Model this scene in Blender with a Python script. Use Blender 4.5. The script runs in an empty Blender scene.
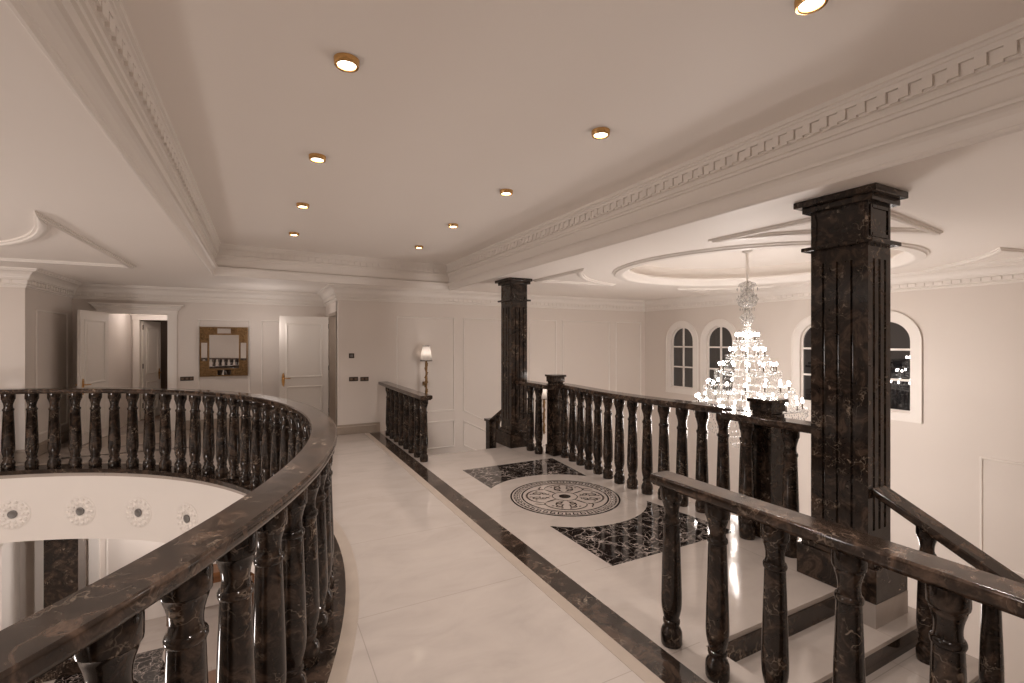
import bpy, bmesh, math, random
from mathutils import Vector, Matrix
random.seed(7)
PI = math.pi
sc = bpy.context.scene
COL = sc.collection

# ------------------------------------------------------------------ mesh builder
class MB:
    def __init__(s): s.v = []; s.f = []
    def add(s, vs, fs):
        o = len(s.v); s.v += [tuple(p) for p in vs]; s.f += [tuple(i + o for i in f) for f in fs]
    def box(s, x0, x1, y0, y1, z0, z1):
        s.add([(x0,y0,z0),(x1,y0,z0),(x1,y1,z0),(x0,y1,z0),(x0,y0,z1),(x1,y0,z1),(x1,y1,z1),(x0,y1,z1)],
              [(0,3,2,1),(4,5,6,7),(0,1,5,4),(1,2,6,5),(2,3,7,6),(3,0,4,7)])
    def obox(s, c, ax, ay, az, hx, hy, hz):
        c, ax, ay, az = Vector(c), Vector(ax), Vector(ay), Vector(az)
        vs = [c + ax*hx*i + ay*hy*j + az*hz*k for k in (-1,1) for (i,j) in ((-1,-1),(1,-1),(1,1),(-1,1))]
        s.add(vs, [(0,3,2,1),(4,5,6,7),(0,1,5,4),(1,2,6,5),(2,3,7,6),(3,0,4,7)])
    def lathe(s, prof, n=20, c=(0,0,0), caps=True):
        vs = []; fs = []
        for r, z in prof:
            for k in range(n):
                a = 2*PI*k/n; vs.append((c[0]+r*math.cos(a), c[1]+r*math.sin(a), c[2]+z))
        m = len(prof)
        for i in range(m-1):
            for k in range(n):
                k2 = (k+1) % n
                fs.append((i*n+k, i*n+k2, (i+1)*n+k2, (i+1)*n+k))
        if caps:
            fs.append(tuple(range(n-1, -1, -1))); fs.append(tuple((m-1)*n+k for k in range(n)))
        s.add(vs, fs)
    def ringlathe(s, prof, n=64, c=(0,0,0)):          # closed profile
        vs = []; fs = []; m = len(prof)
        for r, z in prof:
            for k in range(n):
                a = 2*PI*k/n; vs.append((c[0]+r*math.cos(a), c[1]+r*math.sin(a), c[2]+z))
        for i in range(m):
            i2 = (i+1) % m
            for k in range(n):
                k2 = (k+1) % n
                fs.append((i*n+k, i*n+k2, i2*n+k2, i2*n+k))
        s.add(vs, fs)
    def tube(s, pts, r, n=8, caps=True):
        pts = [Vector(p) for p in pts]; vs = []; fs = []; up = None
        for i, p in enumerate(pts):
            t = (pts[min(i+1,len(pts)-1)] - pts[max(i-1,0)]).normalized()
            if up is None: up = Vector((0,0,1)) if abs(t.z) < .9 else Vector((1,0,0))
            a = t.cross(up).normalized(); b = a.cross(t).normalized(); up = b
            rr = r[i] if isinstance(r, (list, tuple)) else r
            for k in range(n):
                q = 2*PI*k/n; vs.append(p + a*math.cos(q)*rr + b*math.sin(q)*rr)
        for i in range(len(pts)-1):
            for k in range(n):
                k2 = (k+1) % n
                fs.append((i*n+k, i*n+k2, (i+1)*n+k2, (i+1)*n+k))
        if caps:
            fs.append(tuple(range(n-1,-1,-1))); fs.append(tuple((len(pts)-1)*n+k for k in range(n)))
        s.add(vs, fs)
    def sphere(s, c, r, n=10, m=6, sz=1.0):
        s.lathe([(max(1e-4, r*math.sin(PI*i/m)), -r*sz*math.cos(PI*i/m)) for i in range(m+1)], n, c, caps=False)
    def sweep(s, path, prof, closed=False, pclosed=True):
        # path: (x,y) or (x,y,z); profile (u,z), u to the right of the direction of travel; mitred
        P = [Vector((p[0], p[1])) for p in path]; Z = [p[2] if len(p) > 2 else 0.0 for p in path]
        n = len(P); vs = []; fs = []; m = len(prof)
        for i in range(n):
            d = []
            if closed or i > 0: d.append((P[i] - P[i-1]).normalized())
            if closed or i < n-1: d.append((P[(i+1) % n] - P[i]).normalized())
            ns = [Vector((q.y, -q.x)) for q in d]
            if len(ns) == 2:
                nn = (ns[0] + ns[1]); nn = nn / max(1e-6, nn.length); nn = nn / max(.5, nn.dot(ns[0]))
            else: nn = ns[0]
            for u, z in prof: vs.append((P[i].x + nn.x*u, P[i].y + nn.y*u, Z[i] + z))
        for i in range(n if closed else n-1):
            j = (i+1) % n
            for k in range(m if pclosed else m-1):
                l = (k+1) % m
                fs.append((i*m+k, j*m+k, j*m+l, i*m+l))
        if not closed and pclosed:
            fs.append(tuple(range(m))); fs.append(tuple((n-1)*m+k for k in range(m-1,-1,-1)))
        s.add(vs, fs)
    def prism(s, poly, z0, z1):
        n = len(poly)
        vs = [(x,y,z0) for x,y in poly] + [(x,y,z1) for x,y in poly]
        s.add(vs, [tuple(range(n-1,-1,-1)), tuple(range(n,2*n))] + [(i,(i+1)%n,n+(i+1)%n,n+i) for i in range(n)])
    def annulus(s, pin, pout, z0, z1):
        n = len(pin)
        vs = [(x,y,z1) for x,y in pin]+[(x,y,z1) for x,y in pout]+[(x,y,z0) for x,y in pin]+[(x,y,z0) for x,y in pout]
        fs = []
        for i in range(n):
            j = (i+1) % n
            fs += [(i,n+i,n+j,j),(2*n+i,2*n+j,3*n+j,3*n+i),(n+i,3*n+i,3*n+j,n+j),(i,j,2*n+j,2*n+i)]
        s.add(vs, fs)
    def xf(s, M):
        s.v = [tuple(M @ Vector(p)) for p in s.v]; return s
    def mesh(s, name, mat, smooth=None):
        me = bpy.data.meshes.new(name); me.from_pydata(s.v, [], s.f); me.update()
        bm = bmesh.new(); bm.from_mesh(me)
        bmesh.ops.recalc_face_normals(bm, faces=bm.faces); bm.to_mesh(me); bm.free()
        me.materials.append(mat)
        if smooth is not None:
            me.shade_smooth(); me.set_sharp_from_angle(angle=math.radians(smooth))
        return me

def link(name, me, parent=None, loc=None):
    o = bpy.data.objects.new(name, me); COL.objects.link(o)
    if loc is not None: o.location = loc
    if parent is not None:
        o.parent = parent
        if loc is None: o.matrix_parent_inverse = Matrix.Translation(-Vector(parent.location))
    return o
def obj(name, mb, mat, parent=None, smooth=None, bevel=0):
    o = link(name, mb.mesh(name, mat, smooth), parent)
    if bevel:
        b = o.modifiers.new('bevel', 'BEVEL'); b.width = bevel; b.segments = 2; b.limit_method = 'ANGLE'; b.angle_limit = .6
    return o
def tag(o, label, cat, group=None):
    o['label'] = label; o['category'] = cat
    if group: o['group'] = group
    return o
def thing(name, label, cat, loc=(0,0,0), group=None):
    o = bpy.data.objects.new(name, None); COL.objects.link(o); o.location = loc; o.empty_display_size = .1
    return tag(o, label, cat, group)
def struct(name, mb, mat, parent=None, smooth=None):
    o = obj(name, mb, mat, parent, smooth)
    if parent is None: o['kind'] = 'structure'
    return o
def sempty(name, loc=(0,0,0)):
    o = bpy.data.objects.new(name, None); COL.objects.link(o); o.location = loc; o['kind'] = 'structure'; return o
NT = [0]
def trim(mb, mat, smooth=None):
    NT[0] += 1
    return struct('trim_%d' % NT[0], mb, mat, None, smooth)

# ------------------------------------------------------------------ materials
def nmat(name):
    m = bpy.data.materials.new(name); m.use_nodes = True
    nt = m.node_tree; b = nt.nodes['Principled BSDF']; return m, nt, b
def N(nt, t, **kw):
    n = nt.nodes.new(t)
    for k, v in kw.items(): setattr(n, k, v)
    return n
def ramp(nt, stops, fac):
    r = N(nt, 'ShaderNodeValToRGB'); e = r.color_ramp.elements
    while len(e) < len(stops): e.new(.5)
    for i, (p, c) in enumerate(stops): e[i].position = p; e[i].color = (c[0], c[1], c[2], 1) if not isinstance(c, (int, float)) else (c, c, c, 1)
    nt.links.new(fac, r.inputs[0]); return r.outputs[0]
def mix(nt, fac, a, b, mode='MIX'):
    m = N(nt, 'ShaderNodeMix', data_type='RGBA', blend_type=mode)
    L = nt.links.new
    if isinstance(fac, (int, float)): m.inputs[0].default_value = fac
    else: L(fac, m.inputs[0])
    for v, i in ((a, 6), (b, 7)):
        if isinstance(v, tuple): m.inputs[i].default_value = (v[0], v[1], v[2], 1)
        else: L(v, m.inputs[i])
    return m.outputs[2]
def noise(nt, vec, scale, detail=6, dist=0., rough=.55):
    n = N(nt, 'ShaderNodeTexNoise'); n.inputs['Scale'].default_value = scale; n.inputs['Detail'].default_value = detail
    n.inputs['Distortion'].default_value = dist; n.inputs['Roughness'].default_value = rough
    nt.links.new(vec, n.inputs['Vector']); return n.outputs['Fac']
def mathn(nt, op, a, b=None):
    m = N(nt, 'ShaderNodeMath', operation=op)
    for i, v in enumerate((a, b)):
        if v is None: continue
        if isinstance(v, (int, float)): m.inputs[i].default_value = v
        else: nt.links.new(v, m.inputs[i])
    return m.outputs[0]
def plain(name, col, rough=.5, metal=0., var=.06, scale=3., spec=.5):
    m, nt, b = nmat(name)
    tc = N(nt, 'ShaderNodeTexCoord')
    f = noise(nt, tc.outputs['Object'], scale, 4)
    c = mix(nt, f, tuple(x*(1-var) for x in col), tuple(min(1, x*(1+var)) for x in col))
    nt.links.new(c, b.inputs['Base Color']); b.inputs['Roughness'].default_value = rough; b.inputs['Metallic'].default_value = metal
    b.inputs['Specular IOR Level'].default_value = spec
    return m
def dark_marble(name, s=1.0, lo=(.0055,.004,.0032), mid=(.020,.0135,.010), hi=(.085,.054,.037), vein=(.42,.33,.25), vamt=.75, stretch=(1,1,1), rough=.09):
    m, nt, b = nmat(name); L = nt.links.new
    tc = N(nt, 'ShaderNodeTexCoord'); oi = N(nt, 'ShaderNodeObjectInfo')
    mp = N(nt, 'ShaderNodeMapping'); mp.inputs['Scale'].default_value = stretch
    L(tc.outputs['Object'], mp.inputs['Vector'])
    sc_ = N(nt, 'ShaderNodeVectorMath', operation='SCALE'); L(oi.outputs['Location'], sc_.inputs[0]); sc_.inputs[3].default_value = 3.7
    ad = N(nt, 'ShaderNodeVectorMath', operation='ADD'); L(mp.outputs[0], ad.inputs[0]); L(sc_.outputs[0], ad.inputs[1])
    v = ad.outputs[0]
    big = noise(nt, v, 7*s, 8, 1.2, .62)
    base = ramp(nt, [(.30, lo), (.50, mid), (.64, hi), (.72, mid)], big)
    fine = noise(nt, v, 38*s, 5, .5)
    base = mix(nt, mathn(nt, 'MULTIPLY', fine, .55), base, tuple(x*1.0 for x in mid))
    # veins: voronoi edges on warped coordinates
    nz = N(nt, 'ShaderNodeTexNoise'); nz.inputs['Scale'].default_value = 5*s; nz.inputs['Detail'].default_value = 4; L(v, nz.inputs['Vector'])
    w = N(nt, 'ShaderNodeVectorMath', operation='SCALE'); L(nz.outputs['Color'], w.inputs[0]); w.inputs[3].default_value = .35/s
    wa = N(nt, 'ShaderNodeVectorMath', operation='ADD'); L(v, wa.inputs[0]); L(w.outputs[0], wa.inputs[1])
    vo = N(nt, 'ShaderNodeTexVoronoi', feature='DISTANCE_TO_EDGE'); vo.inputs['Scale'].default_value = 6.5*s; L(wa.outputs[0], vo.inputs['Vector'])
    vv = ramp(nt, [(.0, 1.), (.010, .5), (.03, 0.)], vo.outputs['Distance'])
    msk = ramp(nt, [(.50, 0.), (.68, 1.)], noise(nt, v, 4.2*s, 3))
    k = mathn(nt, 'MULTIPLY', mathn(nt, 'MULTIPLY', vv, msk), vamt)
    c = mix(nt, k, base, vein)
    fl = ramp(nt, [(.60, 0.), (.68, 1.)], noise(nt, v, 22*s, 3, .8))
    c = mix(nt, mathn(nt, 'MULTIPLY', fl, mathn(nt, 'MULTIPLY', msk, .8)), c, vein)
    L(c, b.inputs['Base Color']); b.inputs['Roughness'].default_value = rough; b.inputs['IOR'].default_value = 1.42
    return m
def black_marble(name):
    m, nt, b = nmat(name); L = nt.links.new
    tc = N(nt, 'ShaderNodeTexCoord'); v = tc.outputs['Object']
    nz = N(nt, 'ShaderNodeTexNoise'); nz.inputs['Scale'].default_value = 4; nz.inputs['Detail'].default_value = 5; L(v, nz.inputs['Vector'])
    w = N(nt, 'ShaderNodeVectorMath', operation='SCALE'); L(nz.outputs['Color'], w.inputs[0]); w.inputs[3].default_value = .3
    wa = N(nt, 'ShaderNodeVectorMath', operation='ADD'); L(v, wa.inputs[0]); L(w.outputs[0], wa.inputs[1])
    out = None
    for s, t in ((6., .042), (13., .055)):
        vo = N(nt, 'ShaderNodeTexVoronoi', feature='DISTANCE_TO_EDGE'); vo.inputs['Scale'].default_value = s; L(wa.outputs[0], vo.inputs['Vector'])
        r = ramp(nt, [(0., 1.), (t*.4, .5), (t, 0.)], vo.outputs['Distance'])
        r = mathn(nt, 'MULTIPLY', r, ramp(nt, [(.4, 0.), (.6, 1.)], noise(nt, v, s*.5, 3)))
        out = r if out is None else mathn(nt, 'MAXIMUM', out, r)
    c = mix(nt, mathn(nt, 'MULTIPLY', out, .9), (.010, .007, .006), (.50, .42, .37))
    L(c, b.inputs['Base Color']); b.inputs['Roughness'].default_value = .07
    return m
def floor_marble(name, px, py, ox, oy, col=(.43,.373,.33)):
    m, nt, b = nmat(name); L = nt.links.new
    tc = N(nt, 'ShaderNodeTexCoord'); v = tc.outputs['Object']
    mp = N(nt, 'ShaderNodeMapping'); mp.inputs['Rotation'].default_value = (0,0,.35); mp.inputs['Scale'].default_value = (1., 1.9, 1.); L(v, mp.inputs['Vector'])
    a = noise(nt, mp.outputs[0], 1.8, 8, 1.0, .6); bb = noise(nt, mp.outputs[0], 9., 5, .8)
    c = ramp(nt, [(.28, tuple(x*.88 for x in col)), (.5, col), (.70, tuple(min(1, x*1.07) for x in col))], a)
    c = mix(nt, mathn(nt, 'MULTIPLY', bb, .25), c, tuple(x*.86 for x in col))
    sx = N(nt, 'ShaderNodeSeparateXYZ'); L(v, sx.inputs[0])
    seam = None
    for ch, p, o in (('X', px, ox), ('Y', py, oy)):
        t = mathn(nt, 'FRACT', mathn(nt, 'DIVIDE', mathn(nt, 'SUBTRACT', sx.outputs[ch], o - p*50), p))
        d = mathn(nt, 'ABSOLUTE', mathn(nt, 'SUBTRACT', t, .5))
        k = mathn(nt, 'GREATER_THAN', d, .5 - .0026/p)
        seam = k if seam is None else mathn(nt, 'MAXIMUM', seam, k)
    c = mix(nt, mathn(nt, 'MULTIPLY', seam, .45), c, tuple(x*.45 for x in col))
    L(c, b.inputs['Base Color']); b.inputs['Roughness'].default_value = .10; b.inputs['IOR'].default_value = 1.5
    return m
def emit(name, col, st):
    m, nt, b = nmat(name); b.inputs['Base Color'].default_value = (.8,.8,.8,1)
    b.inputs['Emission Color'].default_value = (*col, 1); b.inputs['Emission Strength'].default_value = st; return m

WARM = (1.0, .905, .855)
M_wall = plain('cream wall paint', (.72,.655,.60), .55, var=.015, scale=1.5)
M_ceil = plain('ceiling paint', (.90,.845,.795), .6, var=.012, scale=1.2)
M_trim = plain('white plaster moulding', (.83,.78,.73), .45, var=.015)
M_door = plain('satin white door paint', (.75,.70,.645), .35, var=.015)
M_marb = dark_marble('dark brown marble', 1.5, vamt=.6)
M_rail = dark_marble('dark brown marble handrail', 1.3, lo=(.010,.007,.0055), mid=(.036,.0235,.017), hi=(.15,.095,.066), stretch=(1,1,1), vamt=.55, rough=.12)
M_column = dark_marble('dark brown marble column', 1.25, vamt=.5, rough=.1)
M_band = dark_marble('dark brown floor marble', .8, lo=(.010,.007,.0055), mid=(.030,.0205,.0155), hi=(.09,.058,.041), rough=.09)
M_black = black_marble('black veined marble')
M_floor = floor_marble('polished cream marble', 1.15, 1.10, .5, 1.83)
M_floor2 = floor_marble('polished cream landing marble', 1.3, 1.3, 2.10, 2.755)
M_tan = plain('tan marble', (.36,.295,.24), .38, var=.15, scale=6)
M_gold = plain('antique gold', (.25,.155,.075), .42, 1., var=.75, scale=45)
M_brass = plain('polished brass', (.70,.42,.17), .22, 1., var=.1, scale=20)
M_dark = plain('dark bronze plate', (.05,.032,.022), .35, .3)
def night():
    m, nt, b = nmat('dark night window glass'); b.inputs['Base Color'].default_value = (.012,.012,.013,1); b.inputs['Roughness'].default_value = .015; b.inputs['IOR'].default_value = 2.0; return m
M_mirror = plain('mirror glass', (.86,.86,.86), .015, 1., var=.0)
M_night = night()
M_wood = plain('varnished brown wood', (.17,.07,.025), .3, var=.35, scale=14)
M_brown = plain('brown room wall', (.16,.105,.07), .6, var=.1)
M_steel = plain('grey metal louvre', (.20,.19,.18), .4, .4)
M_lens = emit('lit lamp lens', (1., .88, .70), 9)
M_bulb = emit('lit candle bulb', (1., .91, .85), 105)
M_sbulb = emit('lit sconce bulb', (1., .90, .78), 7)
def crystal():
    m, nt, b = nmat('cut crystal'); b.inputs['Base Color'].default_value = (.40,.39,.37,1); b.inputs['Roughness'].default_value = .08
    b.inputs['IOR'].default_value = 1.6; b.inputs['Alpha'].default_value = .55; b.inputs['Specular IOR Level'].default_value = 1.0
    tc = N(nt, 'ShaderNodeTexCoord'); f = noise(nt, tc.outputs['Object'], 60, 2)
    nt.links.new(ramp(nt, [(.40, .08), (.62, .75)], f), b.inputs['Alpha'])
    return m
M_crys = crystal()
def shade_mat():
    m, nt, b = nmat('grey lampshade fabric'); L = nt.links.new
    tr = N(nt, 'ShaderNodeBsdfTranslucent'); tr.inputs[0].default_value = (.75,.68,.62,1)
    b.inputs['Base Color'].default_value = (.30,.27,.25,1); b.inputs['Roughness'].default_value = .8
    ms = N(nt, 'ShaderNodeMixShader'); ms.inputs[0].default_value = .30
    L(b.outputs[0], ms.inputs[1]); L(tr.outputs[0], ms.inputs[2]); L(ms.outputs[0], nt.nodes['Material Output'].inputs[0]); return m
M_shade = shade_mat()

# ------------------------------------------------------------------ dimensions
CE = 2.64           # main ceiling
TZ = 3.08           # tray ceiling
XL, XR = -8.6, 8.39
YF, YM, YB = 8.87, 10.72, -2.8
YH = -.43
LOW = -3.2
EC = (-3.69, 4.08); EA, EB = 4.107, 4.482
def ell(off, n=220, a0=0., a1=2*PI):
    out = []
    for k in range(n):
        t = a0 + (a1-a0)*k/(n if abs(a1-a0) > 6.28 else n-1)
        x, y = EA*math.cos(t), EB*math.sin(t)
        nx, ny = math.cos(t)/EA, math.sin(t)/EB; l = math.hypot(nx, ny)
        out.append((EC[0]+x+nx/l*off, EC[1]+y+ny/l*off))
    return out
def holed(outer, holes, z):
    """flat face at z with holes, as bmesh geometry -> MB"""
    bm = bmesh.new()
    for loop in [outer] + holes:
        vs = [bm.verts.new((x, y, z)) for x, y in loop]
        for i in range(len(vs)): bm.edges.new((vs[i], vs[(i+1) % len(vs)]))
    bmesh.ops.triangle_fill(bm, use_beauty=True, use_dissolve=False, edges=bm.edges[:])
    bm.verts.index_update()
    mb = MB(); mb.add([v.co[:] for v in bm.verts], [[v.index for v in f.verts] for f in bm.faces]); bm.free(); return mb
def slab_holed(outer, holes, z0, z1):
    a = holed(outer, holes, z1); b = holed(outer, holes, z0)
    a.add(b.v, b.f)
    for loop in [outer] + holes:
        n = len(loop)
        a.add([(x,y,z0) for x,y in loop]+[(x,y,z1) for x,y in loop], [(i,(i+1)%n,n+(i+1)%n,n+i) for i in range(n)])
    return a
def rect(x0, x1, y0, y1): return [(x0,y0),(x1,y0),(x1,y1),(x0,y1)]

# ------------------------------------------------------------------ floors
def curveX(y):                                   # centre line of the landing balustrade
    d = min(1., abs(y-4.22)/1.72); return 3.70 + .145*(1-math.cos(PI*d))/2
f = slab_holed(rect(XL, 2.13, YB, 12.4), [ell(-.09)], -.10, 0)
struct('floor', f, M_floor)
pl = [(2.13,1.79),(3.37,1.79),(3.37,1.55),(3.83,1.55),(3.83,1.79),(3.96,1.79)]
ys = [1.9+.1*i for i in range(48)]
edge = [(curveX(y)+.15, y) for y in ys if 1.79 < y < 6.65]
pl = [(2.13,1.79),(3.96,1.79)] + edge + [(3.96,6.65),(2.13,6.65)]
mb = MB(); mb.prism(pl, -.15, 0); struct('floor_landing', mb, M_floor2)
mb = MB(); mb.box(XL, XR, YB, 12.4, LOW-.1, LOW); struct('floor_lower', mb, M_floor)
# inlaid bands round the oval and along the corridor
mb = MB(); mb.annulus(ell(-.12), ell(.14), -.05, .0025); trim(mb, M_band)
mb = MB(); mb.annulus(ell(.14), ell(.225), -.002, .002); trim(mb, M_tan)
mb = MB(); mb.box(1.725, 1.905, -2.4, 8.78, -.002, .0025); trim(mb, M_band)
mb = MB(); mb.box(1.645, 1.725, -2.4, 8.78, -.002, .002); trim(mb, M_tan)
mb = MB(); mb.box(-2.5, 1.10, 8.87, 8.95, -.002, .0025); trim(mb, M_band)
mb = MB(); mb.box(-2.45, -1.45, 9.55, 10.62, -.002, .0025); trim(mb, M_tan)  # tan patch before the portal, standing in for the dark doorway's floor reflection
# landing inlay: two black veined panels around the medallion
MC = (2.86, 4.22)
for sgn in (-1, 1):
    R = .845

    a_l = math.acos((2.285-MC[0])/R)             # angle where the circle meets the left edge
    xr = lambda y: curveX(y) - .20
    # right meeting point
    a = 0.
    for i in range(2000):
        a = i*.0005*PI/2*2
        x, y = MC[0]+R*math.cos(a), MC[1]+R*math.sin(a)
        if x <= xr(y): break
    arc = [(MC[0]+R*math.cos(a+(a_l-a)*k/24), MC[1]+R*math.sin(a+(a_l-a)*k/24)) for k in range(25)]
    top = MC[1]+1.47
    right = [(xr(top-(top-arc[0][1])*k/8.), top-(top-arc[0][1])*k/8.) for k in range(8)]
    poly = [(2.285, top)] + right + arc
    poly = [(x, 4.22+sgn*(y-4.22)) for x, y in poly]
    mb = MB(); mb.prism(poly, -.002, .0022); trim(mb, M_black)
# medallion
med = thing('floor_medallion', 'round black and cream scrollwork medallion inlaid in landing floor', 'floor medallion', (MC[0], MC[1], 0))
def circ(r, n=72): return [(MC[0]+r*math.cos(2*PI*k/n), MC[1]+r*math.sin(2*PI*k/n)) for k in range(n)]
M_mcream = plain('medallion cream stone', (.44,.375,.33), .1, var=.08, scale=9)
M_mblack = plain('medallion black stone', (.022,.016,.013), .1)
M_mbrown = plain('medallion brown stone', (.085,.058,.044), .1, var=.3, scale=12)
mb = MB(); mb.prism(circ(.575), -.002, .002); obj('stone_disc', mb, M_mcream, med)
mb = MB(); mb.annulus(circ(.562), circ(.580), 0, .0032); mb.annulus(circ(.447), circ(.463), 0, .0032); mb.annulus(circ(.540), circ(.545), 0, .0032); mb.annulus(circ(.480), circ(.485), 0, .0032)
obj('border_ring', mb, M_mblack, med)
mb = MB()
for k in range(44):                              # greek key in the border
    a = 2*PI*k/44; ca, sa = math.cos(a), math.sin(a)
    def kb(da, r0, r1, wd):
        aa = a+da; rr = (r0+r1)/2; c_, s_ = math.cos(aa), math.sin(aa)
        mb.obox((MC[0]+rr*c_, MC[1]+rr*s_, .0016), (c_,s_,0), (-s_,c_,0), (0,0,1), (r1-r0)/2, wd, .0016)
    kb(0, .488, .537, .006); kb(.045, .530, .537, .017); kb(.075, .502, .537, .005); kb(.05, .500, .507, .014)
obj('key_pattern', mb, M_mblack, med)
mb = MB()
def ribbon(pts, w):
    P = [Vector(p) for p in pts]; vs = []; n = len(P)
    for i in range(n):
        t = (P[min(i+1,n-1)]-P[max(i-1,0)]).normalized(); nn = Vector((-t.y, t.x)); ww = w*(.45+.55*math.sin(PI*i/(n-1)))
        vs += [(*(P[i]+nn*ww), .0032), (*(P[i]-nn*ww), .0032)]
    mb.add(vs, [(2*i,2*i+1,2*i+3,2*i+2) for i in range(n-1)])
def pr(r, a): return (MC[0]+r*math.cos(a), MC[1]+r*math.sin(a))
for k in range(4):
    a0 = PI/2*k+.25
    ribbon([pr(.300+.105*math.sin(PI*t)**.6, a0+PI/2*(.02+.96*t)) for t in [i/30 for i in range(31)]], .011)
    am = a0+PI/4
    for sg in (1, -1):                            # paired scrolls and tendrils
        for rr, da, sz in ((.315, .26, .052), (.225, .36, .045)):
            cx_, cy_ = pr(rr, am+sg*da)
            ribbon([(cx_+(sz-sz*.85*t)*math.cos(am+sg*(PI+6.2*t)), cy_+(sz-sz*.85*t)*math.sin(am+sg*(PI+6.2*t))) for t in [i/24 for i in range(25)]], .009)
        ribbon([pr(.15+.20*t, am+sg*(.10+.30*math.sin(PI*t))) for t in [i/14 for i in range(15)]], .008)
        for rr, da in ((.365,.12),(.27,.14),(.20,.22),(.33,.42)):
            c = pr(rr, am+sg*da); mb.add([(c[0]+.017*math.cos(q*PI/3), c[1]+.011*math.sin(q*PI/3), .0033) for q in range(6)], [tuple(range(6))])
    ribbon([pr(.14+.15*t, a0) for t in [i/10 for i in range(11)]], .012)
    ribbon([pr(.315+.10*t, a0+.10*math.sin(5*t)) for t in [i/10 for i in range(11)]], .009)
obj('scroll_vines', mb, M_mbrown, med)
mb = MB(); mb.annulus(circ(.128), circ(.138), 0, .003); obj('inner_ring', mb, M_mbrown, med)
mb = MB(); mb.prism(circ(.062, 32), 0, .0034); obj('centre_disc', mb, M_mblack, med)

# ------------------------------------------------------------------ ceiling
TX0, TX1, TY0, TY1 = -.65, 3.07, -2.2, 8.40
tp = [(-.645,8.22),(3.18,8.56),(3.07,TY0),(TX0,TY0)]
HC = (5.9, 4.22)
def hcirc(r, n=72): return [(HC[0]+r*math.cos(2*PI*k/n), HC[1]+r*math.sin(2*PI*k/n)) for k in range(n)]
mb = holed(rect(XL-.2, XR+.2, YB-.2, 12.6), [tp, hcirc(1.74)], CE)
struct('ceiling', mb, M_ceil)
mb = MB(); mb.box(TX0-.1, TX1+.3, TY0-.1, TY1+.4, TZ, TZ+.05)
struct('ceiling_tray', mb, M_ceil)
mb = MB(); mb.prism(hcirc(1.78), 2.90, 2.95); struct('ceiling_dome', mb, M_ceil)
# tray moulding with dentils
prof = [(-.004,2.70),(-.004,2.628),(.004,2.618),(.016,2.618),(.024,2.628),(.024,2.645),(.027,2.648),(.030,2.672),(.038,2.695),(.052,2.715),(.068,2.727),(.086,2.731),(.088,2.746),(.034,2.752),(.034,2.758),
        (.048,2.762),(.048,2.860),(.064,2.864),(.066,2.882),(.080,2.886),(.080,2.912),(.070,2.916),(.070,2.926),(.086,2.930),(.086,3.004),(.098,3.006),(.102,3.030),(.112,3.034),(.112,3.050),(.126,3.054),(.128,3.085),(-.004,3.085)]
mb = MB(); mb.sweep(tp, prof, closed=True)
def dentils(mb, p0, p1, off, z0, z1, pitch, w, dep, key=False):
    a, b = Vector(p0), Vector(p1); d = b-a; L = d.length; d.normalize(); n = Vector((d.y, -d.x)); k = int((L-2*off)/pitch)
    for i in range(k):
        t = off + pitch*(i+.5)
        c = a + d*t + n*(off+dep/2)
        if not key: mb.obox((c.x, c.y, (z0+z1)/2), (d.x,d.y,0), (n.x,n.y,0), (0,0,1), w/2, dep/2, (z1-z0)/2)
        else:                                       # stepped key blocks
            for sg, za, zb in ((-1, z0-.006, z1-.008), (1, z0+.008, z1+.006)):
                cc = c+d*sg*w/4; mb.obox((cc.x, cc.y, (za+zb)/2), (d.x,d.y,0), (n.x,n.y,0), (0,0,1), w/4, dep/2, (zb-za)/2)
for i in range(4):
    dentils(mb, tp[i], tp[(i+1) % 4], .086, 2.936, 2.998, .102, .088, .016, True)
trim(mb, M_trim, 14)
# hall ring moulding
prof = [(1.84,2.641),(1.835,2.625),(1.815,2.620),(1.805,2.606),(1.74,2.602),(1.71,2.602),(1.695,2.608),(1.68,2.625),(1.655,2.66),(1.62,2.69),(1.615,2.715),(1.62,2.725),(1.72,2.727),(1.72,2.905),(1.74,2.905),(1.74,2.641)]
mb = MB(); mb.ringlathe(prof, 96, (HC[0],HC[1],0)); trim(mb, M_trim, 30)
# wall crown
room = [(XL,YF),(-2.857,YF),(-2.857,YM),(1.2,YM),(1.2,YF),(XR,YF),(XR,YH),(2.13,YH),(2.13,YB),(XL,YB)]
cprof = [(-.02,2.385),(.012,2.385),(.012,2.398),(.026,2.402),(.026,2.418),(.018,2.424),(.018,2.432),(.036,2.436),(.036,2.490),(.052,2.494),(.052,2.508),(.064,2.512),
         (.068,2.532),(.082,2.560),(.108,2.586),(.140,2.602),(.158,2.604),(.158,2.616),(.176,2.620),(.178,2.6395),(-.02,2.6395)]
mb = MB(); mb.sweep(room, cprof, closed=True)
for i in range(6):
    dentils(mb, room[i], room[(i+1) % len(room)], .036, 2.440, 2.486, .10, .060, .015)
trim(mb, M_trim, 14)
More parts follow.
